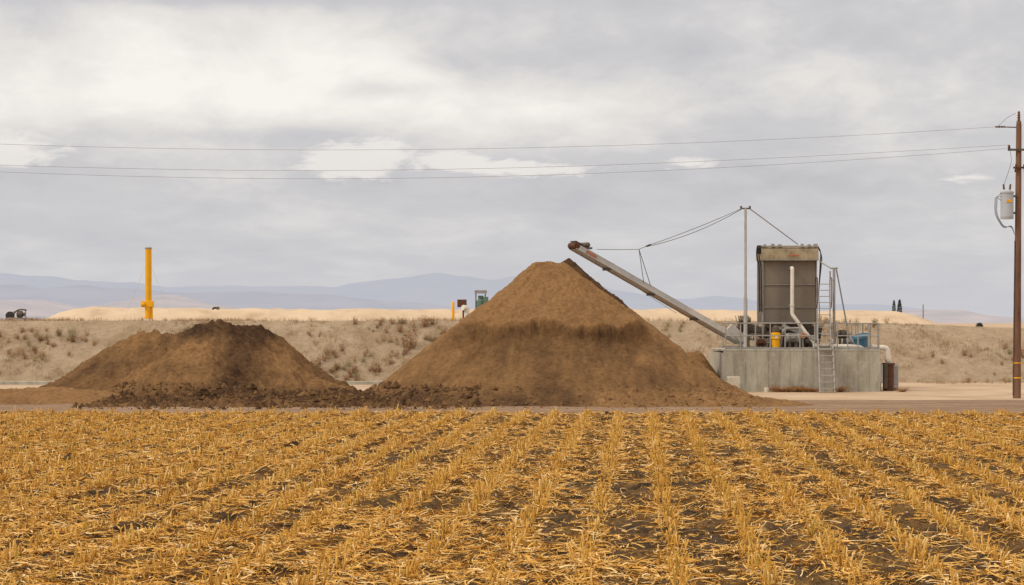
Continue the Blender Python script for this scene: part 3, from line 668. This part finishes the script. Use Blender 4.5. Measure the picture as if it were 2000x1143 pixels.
def motor(name,cx,Y,z,Ln,r,lab,mat):
    t=thing(name,(cx,Y,DZ),lab,'motor')
    a=Vector((cx-Ln/2,Y,z)); d=Vector((Ln,0,0))
    mb=MB(); mb.lathe(a,a+d,[(0,r*.6),(.04,r*.95),(.22,r),(.24,r*.9),(.78,r*.9),(.80,r),(.95,r),(1,r*.5)],18)
    for j in range(10):
        s_=.26+.05*j; mb.lathe(a+d*s_,a+d*(s_+.015),[(0,r*1.08),(1,r*1.08)],18)
    mb.obj('motor_housing',mat,t)
    MB().cyl(a+d,a+d*1.25,r*.2).obj('shaft',galv,t)
    mb=MB(); mb.box((cx-Ln*.3,Y-r*.8,DZ+.002),(cx+Ln*.3,Y+r*.8,DZ+.05)); mb.beam((cx-Ln*.2,Y,DZ+.05),(cx-Ln*.2,Y,z-r*.8),.08,r); mb.beam((cx+Ln*.2,Y,DZ+.05),(cx+Ln*.2,Y,z-r*.8),.08,r); mb.obj('mount',darkst,t)
    MB().box((cx-.07,Y-r-.09,z-.02),(cx+.07,Y-r*.8,z+.12)).obj('terminal_box',mat,t,bevel=.01)
motor('motor',X(1548,75),75,DZ+.42,.55,.17,'grey finned motor under the separator',galv)
motor('motor',X(1575,75.3),75.3,DZ+.25,.4,.14,'dark finned motor low on the deck',darkst)
motor('motor',X(1645,75.2),75.2,DZ+.55,.42,.15,'dirty grey motor behind the railing',darkst)
motor('motor',X(1655,76),76,DZ+.28,.5,.18,'grey pump motor resting on the deck',galv2)
motor('motor',X(1486,74.8),74.8,DZ+.25,.4,.13,'rusty finned motor beside the yellow pump',rust)
dp=thing('deck_pipework',(X(1560,75.2),75.2,DZ),'tangle of grey and white pipes on the deck','pipework')
MB().tube(arc([(X(1524,75.1),75.1,DZ+.1),(X(1530,75.1),75.1,DZ+.75),(X(1565,75.1),75.1,DZ+.78),(X(1568,75.1),75.1,DZ+.05)],.15),.05,10).obj('pipe',galv,dp)
MB().tube(arc([(X(1588,74.6),74.6,DZ+.12),(X(1660,74.6),74.6,DZ+.12),(X(1696,74.9),74.9,p(0,679,75).z)],.2),.07,10).obj('pipe',white,dp)
MB().tube(arc([(X(1462,75.0),75.0,DZ+.05),(X(1462,75.0),75.0,DZ+.55),(X(1502,75.0),75.0,DZ+.5)],.15),.045,10).obj('pipe',darkst,dp)
MB().lathe((X(1568,75.0),74.98,DZ+.5),(X(1568,75.0),74.88,DZ+.5),[(0,.1),(.4,.11),(1,.1)],14).obj('valve_wheel',orange,dp)
t=thing('tub',(X(1685,75),75,DZ),'tilted open blue plastic tub on the deck','tub')
q=Vector((X(1685,75),75,DZ+.02)); ax=Vector((-.10,-.08,.50))
mb=MB(); mb.lathe(q,q+ax,[(0,.20),(.02,.23),(.9,.30),(.92,.33),(1,.33),(1,.30),(.5,.26),(.1,.2)],22); mb.obj('tub_shell',blue,t)
MB().lathe(q+ax*.86,q+ax*.93,[(0,.335),(1,.335)],22).obj('rim',simple('pale blue rim',(.10,.24,.36),(.08,.2,.3)),t)
r=thing('pipe_post',(X(1630,75.2),75.2,DZ),'tall galvanized post with angled brace pipes','post')
pt=p(1629,524,75.2); 
MB().cyl((pt.x,pt.y,DZ),pt,.05).obj('post',galv,r)
MB().cyl(pt+Vector((-.14,0,-.0)),pt+Vector((.14,0,.01)),.03).obj('cap_arm',galv,r)
MB().tube([pt+Vector((.1,.1,-.02)),(X(1659,75.6),75.6,p(0,662,75.6).z)],.026).obj('brace',galv,r)
MB().tube([p(1601,511,75.6),pt+Vector((-.1,0,0))],.03).obj('brace',galv,r)
MB().cyl((pt.x-.13,pt.y+.1,DZ),(pt.x-.13,pt.y+.1,pt.z-.1),.025).obj('conduit',galv,r)
q=thing('outlet_pipe',(X(1735,75),75,0),'white elbowed pipe leaving the platform end','pipe')
pts=[(X(1700,75),75,p(0,679,75).z),(X(1733,75),75,p(0,679,75).z),(X(1735,75),75,p(0,712,75).z)]
MB().tube(arc(pts,.16),.10,14).obj('pipe',white,q)
MB().cyl((X(1735,75),75,p(0,700,75).z),(X(1735,75),75,p(0,706,75).z),.13).obj('coupling',white,q)
MB().cyl((X(1702,75),75,p(0,679,75).z),(X(1706,75),75,p(0,679,75).z),.13).obj('coupling',white,q)
b1=thing('pipe_standpipe',(X(1735,75),75,0),'rusty brown steel standpipe below the white pipe','standpipe')
MB().lathe((X(1735,75),75,-.05),(X(1735,75),75,p(0,709,75).z),[(0,.24),(.05,.24),(.05,.2),(.93,.2),(.93,.24),(1,.24)],20).obj('standpipe_shell',rust,b1)
MB().beam((X(1728,75),74.75,.1),(X(1728,75),74.75,1.0),.12,.05).obj('bracket',darkst,b1)
b2=thing('electrical_cabinet',(X(1748,75.4),75.4,0),'narrow grey electrical cabinet beside the standpipe','electrical cabinet')
MB().box((X(1743,75.4),75.3,.10),(X(1754,75.4),75.6,p(0,711,75.4).z)).obj('cabinet_box',galv2,b2,bevel=.01)
MB().box((X(1744,75.4),75.285,.2),(X(1753,75.4),75.299,p(0,716,75.4).z)).obj('door',galv,b2)
MB().box((X(1744,75.4),75.32,-.05),(X(1753,75.4),75.58,.10)).obj('plinth',darkst,b2)
b3=thing('electrical_cabinet',(X(1724,74.4),74.4,0),'thin grey control box on the platform end wall','electrical cabinet')
MB().box((x1+.03,74.3,.3),(x1+.14,74.6,1.0)).obj('cabinet_box',galv,b3,bevel=.01)
MB().box((x1+.05,74.288,.35),(x1+.12,74.299,.95)).obj('door',galv2,b3)
MB().cyl((x1+.08,74.45,-.05),(x1+.08,74.45,.3),.02).obj('conduit',darkst,b3)
wf=weedmesh(99,weedmat('orange dry weed',(.42,.22,.08),(.26,.13,.05)),160,.3,.4)
for i,q in enumerate([1515,1527,1540,1552,1563,1575,1588,1640,1762]):
    o=bpy.data.objects.new('dry_weed',wf); COL.objects.link(o); o.location=(X(q,73.8),73.7+random.uniform(-.15,.1),-.01); s_=random.uniform(.6,1.0); o.scale=(s_,s_,s_*.8); o.rotation_euler=(0,0,i*1.3)
    o['label']='orange dry weed at the concrete platform foot'; o['category']='weed'; o['group']='dry weeds at the platform foot'
# ---------------------------------------------------------------- mast & cables
mt=p(1456,407,75.0)
ms=thing('support_mast',(mt.x,mt.y,DZ),'tall slim galvanized mast with cables holding the conveyor','mast')
mb=MB(); mb.cyl((mt.x,mt.y,DZ),(mt.x,mt.y,DZ+1.9),.07); mb.cyl((mt.x,mt.y,DZ+1.9),mt,.05); mb.obj('mast',galv2,ms)
mb=MB(); mb.box((mt.x-.16,mt.y-.03,mt.z-.03),(mt.x+.16,mt.y+.03,mt.z+.02)); mb.cyl(mt+Vector((-.16,0,0)),mt+Vector((-.16,.02,.08)),.04); mb.cyl(mt+Vector((.16,0,0)),mt+Vector((.16,.02,.08)),.04); mb.obj('cap',darkst,ms)
k1=p(1262,481,73.6); k2=p(1248,487,73.5)
def gc(pts,r=.012,nm='guy_cable',mat=cable): MB().tube(pts,r,6).obj(nm,mat,ms)
def sag(a,b,s,n=8): return [a.lerp(b,i/n)-Vector((0,0,4*s*(i/n)*(1-i/n))) for i in range(n+1)]
gc(sag(mt+Vector((-.12,-.15,0)),k1,.05)); gc(sag(mt+Vector((-.12,.15,-.02)),k1+Vector((0,0,-.02)),.16))
mb=MB(); mb.lathe(k1+Vector((.18,0,.07)),k1+Vector((-.02,0,-.01)),[(0,.015),(.2,.03),(.8,.03),(1,.015)],8); mb.obj('turnbuckle',darkst,ms)
YH=72.6; YF=75.6
gc([k1,k2]); gc(sag(k2,p(1166,487,YH+.3),.01),.011)
Hd=p(1121,480,YH); Ft=p(1447,667,YF)
def onconv(q): 
    t=(q-1120)/327; Yq=(1-t)*YH+t*YF; t2=((q-1000)/4000*Yq-Hd.x)/(Ft.x-Hd.x); return Hd.lerp(Ft,t2)
gc([k2,onconv(1256)+Vector((0,-.32,.1))],.014); gc([k2,onconv(1273)+Vector((0,.32,.1))],.014)
gc([mt+Vector((.14,0,0)),p(1558,477,75.9)],.02,'stay_rod',galv); 
gc(sag(onconv(1212)+Vector((0,0,-.1)),p(1322,612,80),.05),.007)
# ---------------------------------------------------------------- conveyor
cvr=thing('conveyor',(Ft.x,Ft.y,DZ),'long inclined pale grey belt conveyor reaching over the compost pile','conveyor')
d=(Ft-Hd).normalized(); lat=d.cross(Vector((0,0,1))).normalized(); up=lat.cross(d).normalized()
mb=MB()
for s_ in (-1,1):
    o1=lat*(s_*.24)
    mb.beam(Hd+o1-up*.02,Ft+o1-up*.02,.025,.18,up); mb.beam(Hd+o1+lat*s_*.03-up*.118,Ft+o1+lat*s_*.03-up*.118,.06,.018,up)
for i in range(14):
    q=Hd.lerp(Ft,(i+.5)/14)-up*.06; mb.beam(q-lat*.22,q+lat*.22,.04,.04,up)
mb.beam(Hd-up*.10,Ft-up*.10,.44,.01,up)
mb.obj('conveyor_frame',convm,cvr)
MB().beam(Hd+up*.085,Ft+up*.085,.40,.018,up).obj('belt',black,cvr)
mb=MB(); q1=onconv(1335);q2=onconv(1418)
for s_ in (-1,1): mb.beam(q1+lat*(s_*.285)-up*.03,q2+lat*(s_*.285)-up*.03,.05,.20,up)
mb.obj('side_guard',simple('pale side guard',(.62,.61,.58),(.55,.53,.50),3,.5,0,(.35,.25,.17),3,.4),cvr)
mb=MB(); mb.lathe(Hd-lat*.27+up*.0,Hd+lat*.27+up*.0,[(0,.05),(.02,.12),(.98,.12),(1,.05)],18); mb.obj('head_drum',rust,cvr)
q=Hd+d*.42+up*.24; mb=MB(); mb.lathe(q-lat*.22,q+lat*.22,[(0,.08),(.05,.10),(.8,.10),(.85,.07),(1,.06)],14); mb.box(tuple(q-Vector((.20,.18,.14))),tuple(q+Vector((.22,.18,-.08)))); mb.lathe(q+d*.02-lat*.1,q+d*.02-lat*.1-Vector((.2,0,-.06)),[(0,.08),(1,.05)],10); mb.obj('drive_motor',darkst,cvr)
mb=MB(); mb.beam(Hd-d*.10+up*.13,Hd+d*.30+up*.13,.44,.03,up); mb.obj('head_cover',darkst,cvr)
mb=MB(); r_=random.Random(4)
for i in range(36):
    q=Hd.lerp(Ft,r_.uniform(.05,.6))+up*.09+lat*r_.uniform(-.18,.18); s_=r_.uniform(.012,.03)
    mb.lathe(q,q+up*s_,[(0,s_*1.2),(.6,s_),(1,s_*.3)],6)
mb.obj('belt_load',m_comp,cvr)
for tq in (.2,.46,.72):
    q=Hd.lerp(Ft,tq)-up*.16; mb=MB(); mb.lathe(q-lat*.27,q+lat*.27,[(0,.03),(.02,.04),(.98,.04),(1,.03)],10)
    for s_ in (-1,1): mb.beam(q+lat*s_*.25,q+lat*s_*.25+up*.06,.03,.04)
    mb.obj('return_roller',darkst,cvr)
side=-lat if lat.y>0 else lat
mb=MB(); a_=Hd+d*.42+side*.262-up*.02; mb.beam(a_,a_+d*.45,.008,.10,up); mb.obj('emblem',orange,cvr)
# ---------------------------------------------------------------- yellow stack
YS=89.6; zb=float(berm_z(X(290,YS),YS)); q=Vector((X(290,YS),YS,zb)); top=p(290,484,YS).z
st=thing('yellow_stack',q,'tall bright yellow vent stack with guy wires on the embankment','vent stack')
MB().lathe(q+Vector((0,0,.08)),Vector((q.x,q.y,top-.05)),[(0,.18),(.03,.18),(.03,.15),(.2,.15),(.2,.138),(1,.138)],24).obj('stack_pipe',yellow,st)
MB().lathe(Vector((q.x,q.y,top-.049)),Vector((q.x,q.y,top+.04)),[(0,.16),(.5,.16),(1,.11)],24).obj('cap',galv,st)
MB().lathe(q+Vector((0,0,-.03)),q+Vector((0,0,.079)),[(0,.24),(1,.22)],20).obj('base',white,st)
z1=p(0,600,YS).z; z2=p(0,588,YS).z
mb=MB(); mb.box((q.x-.31,q.y-.15,z1),(q.x+.23,q.y+.1,z2)); mb.obj('fan_housing',yellow,st,bevel=.02)
MB().lathe((q.x-.2,q.y-.16,z1+.12),(q.x-.2,q.y-.30,z1+.12),[(0,.09),(.8,.09),(1,.05)],14).obj('motor',yellow,st)
MB().cyl((q.x+.18,q.y-.1,zb),(q.x+.18,q.y-.1,z1),.03).obj('drain_pipe',yellow,st)
gw=simple('yellow guy wire',(.62,.50,.28),(.55,.45,.25))
for ax_ in (246,333):
    e=p(ax_,616,YS-.3); MB().tube([(q.x,q.y,p(0,506,YS).z),e],.005,6).obj('guy_wire',gw,st)
# ---------------------------------------------------------------- embankment-top pipework
YV=90.0
def bz(x,Y): return float(berm_z(x,Y))
vx=X(905,YV)
t=thing('riser_pipe',(vx,YV,bz(vx,YV)),'white elbow riser pipe with brown valve box','riser pipe')
MB().tube(arc([(vx+.15,YV,bz(vx,YV)),(vx+.15,YV,p(0,602,YV).z),(vx-.02,YV-.15,p(0,601,YV).z)],.12),.12,14).obj('pipe',white,t)
MB().box((X(893,YV),YV+.1,p(0,600,YV).z),(X(911,YV),YV+.45,p(0,585,YV).z)).obj('valve_box',rust,t,bevel=.01)
MB().cyl((vx-.0,YV+.28,bz(vx,YV)),(vx,YV+.28,p(0,600,YV).z),.05).obj('stem',darkst,t)
bx=X(885,YV); o=MB().lathe((bx,YV,bz(bx,YV)-.03),(bx,YV,p(0,589,YV).z),[(0,.06),(.95,.06),(1,.035)],12).obj('bollard',yellow); o['label']='slim yellow bollard post beside the riser pipe'; o['category']='bollard'
px_=X(939,YV+1); zz_=bz(px_,YV+1)
t=thing('lift_pump',(px_,YV+1,zz_),'green grey pump motor under a square cap','pump')
MB().lathe((px_,YV+1,zz_-.02),(px_,YV+1,p(0,577,YV).z),[(0,.12),(.4,.12),(.4,.2),(.8,.2),(.85,.12),(1,.12)],16).obj('pump_body',green,t)
MB().box((px_-.27,YV+.75,p(0,573,YV+1).z),(px_+.27,YV+1.25,p(0,567,YV+1).z)).obj('rain_cap',galv,t,bevel=.01)
MB().box((px_+.12,YV+.7,p(0,597,YV+1).z),(px_+.34,YV+.85,p(0,580,YV+1).z)).obj('control_box',green,t)
mb=MB(); mb.cyl((px_-.22,YV+.95,zz_-.02),(px_-.22,YV+.95,p(0,573,YV).z),.035); mb.cyl((px_+.2,YV+1.1,zz_-.02),(px_+.2,YV+1.1,p(0,573,YV).z),.03); mb.obj('stand',galv,t)
qx=X(34,YV); qz=bz(qx,YV)
t=thing('pump_set',(qx,YV,qz),'small grey engine pump set with dark wheel on embankment','pump')
MB().lathe((X(20,YV),YV-.1,qz+.22),(X(20,YV),YV+.05,qz+.22),[(0,.10),(.1,.19),(.9,.19),(1,.10)],18).obj('wheel',black,t)
MB().lathe((X(33,YV),YV,qz+.28),(X(48,YV),YV,qz+.28),[(0,.10),(.1,.16),(.7,.16),(.8,.08),(1,.08)],14).obj('motor',darkst,t)
mb=MB(); mb.beam((X(16,YV),YV,qz+.10),(X(54,YV),YV,qz+.10),.4,.07); mb.beam((X(27,YV),YV,qz+.1),(X(27,YV),YV,qz+.42),.06,.06); mb.beam((X(50,YV),YV,qz+.1),(X(50,YV),YV,qz+.5),.05,.05); mb.obj('skid_frame',galv,t)
MB().tube(arc([(X(27,YV),YV,qz+.3),(X(31,YV),YV,qz+.42),(X(40,YV),YV-.1,qz+.5),(X(52,YV),YV,qz+.47)],.1),.035,8).obj('hose',darkst,t)
qx=X(411,YV+3); qz=float(cover_z(np.array(qx),np.array(YV+4.6)))
t=thing('vent_valve',(qx,YV+4.6,qz),'small dark valve fitting on the lagoon cover','valve')
MB().tube(arc([(qx-.12,YV+4.6,qz-.1),(qx-.12,YV+4.6,qz+.10),(qx+.12,YV+4.6,qz+.10),(qx+.12,YV+4.6,qz-.05)],.08),.045,8).obj('pipe',black,t)
MB().lathe((qx+.13,YV+4.5,qz+.08),(qx+.13,YV+4.4,qz+.08),[(0,.08),(1,.08)],12).obj('valve_wheel',darkst,t)
YM=93.5; qx=X(1803,YM); o=MB().lathe((qx,YM,bz(qx,YM)-.05),(qx,YM,p(0,595,YM).z),[(0,.022),(.97,.018),(1,.03)],8).obj('marker_post',darkst); o['label']='thin dark marker post standing on the embankment'; o['category']='post'
# ---------------------------------------------------------------- utility pole
YP=67.6; b0=Vector((X(1986,YP),YP,0)); t0=Vector((X(1990,YP),YP,p(0,236,YP).z))
up_=thing('utility_pole',b0,'brown wooden utility pole with transformer and yellow bands','utility pole')
mb=MB(); mb.lathe(b0-Vector((0,0,.1)),t0,[(0,.135),(.02,.13),(.5,.108),(.985,.088),(1,.07)],20); mb.obj('pole',wood,up_)
def onpole(py): 
    z=p(0,py,YP).z; return b0.lerp(t0,z/t0.z)
for py_ in (709,738):
    q=onpole(py_); MB().cyl(q-Vector((0,0,.02)),q+Vector((0,0,.02)),.138,n=20).obj('yellow_band',yellow,up_)
def insul(a,b_,r=.055): return MB().lathe(a,b_,[(0,.02),(.1,r),(.2,r*.5),(.35,r),(.45,r*.5),(.6,r),(.7,r*.5),(.85,r*.8),(1,.02)],14)
insul(t0,t0+Vector((0,0,.32)),.06).obj('insulator',porc,up_)
q=onpole(249); MB().beam(q,q+Vector((-.72,-.02,.02)),.03,.035).obj('bracket_arm',darkst,up_); insul(q+Vector((-.45,0,.02)),q+Vector((-.78,0,.02)),.04).obj('insulator',porc,up_)
q=onpole(293); MB().beam(q+Vector((-.38,-.1,0)),q+Vector((.42,-.1,0)),.07,.07).obj('crossarm',darkst,up_)
insul(q+Vector((-.34,-.1,.03)),q+Vector((-.34,-.1,.16))).obj('insulator',porc,up_); insul(q+Vector((.3,-.1,.03)),q+Vector((.3,-.1,.16))).obj('insulator',porc,up_)
q=onpole(328); mb=MB(); mb.beam(q+Vector((-.2,-.12,0)),q+Vector((.25,-.12,0)),.05,.06); mb.cyl(q+Vector((-.15,-.15,-.15)),q+Vector((-.12,-.15,.12)),.025); mb.cyl(q+Vector((.18,-.15,-.2)),q+Vector((.14,-.15,.1)),.03); mb.obj('fuse_cutout',rust,up_)
tr=Vector((X(1966,YP-.0),YP-.05,p(0,428,YP).z)); trt=Vector((tr.x,tr.y,p(0,371,YP).z))
tf=thing('transformer',tr,'pale grey cylindrical transformer hanging on the wooden pole','transformer')
MB().lathe(tr,trt,[(0,.17),(.0,.205),(.06,.21),(.08,.215),(.1,.21),(.88,.21),(.88,.225),(.93,.225),(.93,.2),(1,.13)],28).obj('tank',greyp,tf)
MB().box((tr.x-.06,tr.y-.222,p(0,396,YP).z),(tr.x+.11,tr.y-.2,p(0,391,YP).z)).obj('warning_label',yellow,tf)
for s_ in (-.09,.09):
    insul(trt+Vector((s_,0,-.03)),trt+Vector((s_*1.3,0,.19)),.045).obj('bushing',porc,tf)
for z_ in (.75,.2): MB().beam(tr+Vector((.19,0,z_)),tr+Vector((.36,0,z_)),.08,.07).obj('mounting_bracket',darkst,tf)
mb=MB()
for k_ in range(3):
    o_=k_*.035; mb.tube(arc([tr+Vector((-.2,-.05,.85-k_*.12)),tr+Vector((-.33-o_,-.05,.75)),tr+Vector((-.36-o_,-.05,.15)),tr+Vector((-.12,-.05,-.26-o_)),tr+Vector((.16,0,-.25+o_)),tr+Vector((.25,.02,-.5)),tr+Vector((.31,.02,-.52))],.25,7),.012,6)
mb.obj('service_cable',simple('pale service cable',(.34,.35,.38),(.24,.25,.28)),tf)
mb=MB(); mb.tube(arc([t0+Vector((-.1,0,.25)),t0+Vector((-.4,0,.1)),onpole(249)+Vector((-.72,0,0))],.3),.007,6); mb.tube(arc([onpole(293)+Vector((-.34,-.1,.1)),onpole(315)+Vector((-.25,-.15,0)),trt+Vector((-.09,0,.18))],.2),.007,6); mb.obj('jumper_wire',darkst,up_)
mb=MB(); mb.tube([onpole(470)+Vector((-.115,-.05,0)),onpole(775)+Vector((-.14,-.05,.05))],.018,6); mb.obj('conduit',darkst,up_)
def pline(pts,end):
    xs_=[(a-1000)/4000*YP for a,b in pts]; zs_=[p(0,b,YP).z for a,b in pts]
    co_=np.polyfit(xs_,zs_,2)
    xx_=np.linspace(-45,end.x,90); zz_=np.polyval(co_,xx_); zz_+= (end.z-zz_[-1])*sstep(-10,end.x,xx_)
    o=MB().tube([(a,YP+(end.y-YP),z) for a,z in zip(xx_,zz_)],.0055,6).obj('power_line',linew)
    o['label']='thin sagging overhead power line fixed to the pole'; o['category']='power line'; o['group']='power lines on the utility pole'
pline([(4,282),(600,292),(1400,280),(1945,250)],onpole(249)+Vector((-.76,0,.02)))
pline([(4,324),(400,331),(800,333),(1300,326),(1700,311),(1965,293)],onpole(293)+Vector((-.34,-.1,.16)))
pline([(4,336),(400,346),(800,348),(1200,342),(1600,322),(1965,297)],onpole(293)+Vector((-.36,.12,.06)))
# ---------------------------------------------------------------- far trees
leafm=weedmat('dark cypress foliage',(.04,.055,.035),(.08,.095,.065)); bark=simple('bark',(.12,.08,.05))
def tree(name,x,Y,h,wd_,lab,seed,n=1500,shape='col'):
    r=np.random.default_rng(seed); t=thing(name,(x,Y,0),lab,'tree')
    MB().lathe((0+x,Y,-.2),(x,Y,h*.8),[(0,wd_*.10),(.3,wd_*.07),(1,wd_*.02)],8).obj('trunk',bark,t)
    hh=r.random(n)**.8; 
    if shape=='col': rad=wd_/2*np.sin(np.clip(hh*.93+.07,0,1)*math.pi)**.55*(1-.25*hh)*r.uniform(.75,1.15,n); zz=h*(.04+.96*hh)
    else: rad=wd_/2*np.sqrt(np.clip(1-(2*hh-1)**2,0,1))*r.uniform(.5,1.15,n); zz=h*(.25+.75*hh)
    a=r.uniform(0,6.28,n); P0=np.column_stack([np.cos(a)*rad,np.sin(a)*rad,zz])
    V,F,_=quadstrips(P0,r.uniform(0,6.28,n),r.uniform(.1,.3,n)*wd_*.6,r.uniform(.08,.2,n)*wd_,r.uniform(.0,.4,n),np.zeros(n),np.zeros(n),r.uniform(-1.5,1.5,n),2)
    o=fast_mesh('crown',V,F,leafm,smooth=False); o.parent=t
tree('cypress_tree',X(1746,1200),1200,15.4,2.4,'slender dark green cypress tree standing beyond the lagoon',1)
tree('cypress_tree',X(1757,1200),1200,15.8,3.0,'broader dark green cypress tree standing beyond the lagoon',2)
tree('round_tree',X(1913,600),600,2.2,1.8,'small dark round tree in the far distance',3,500,'r')
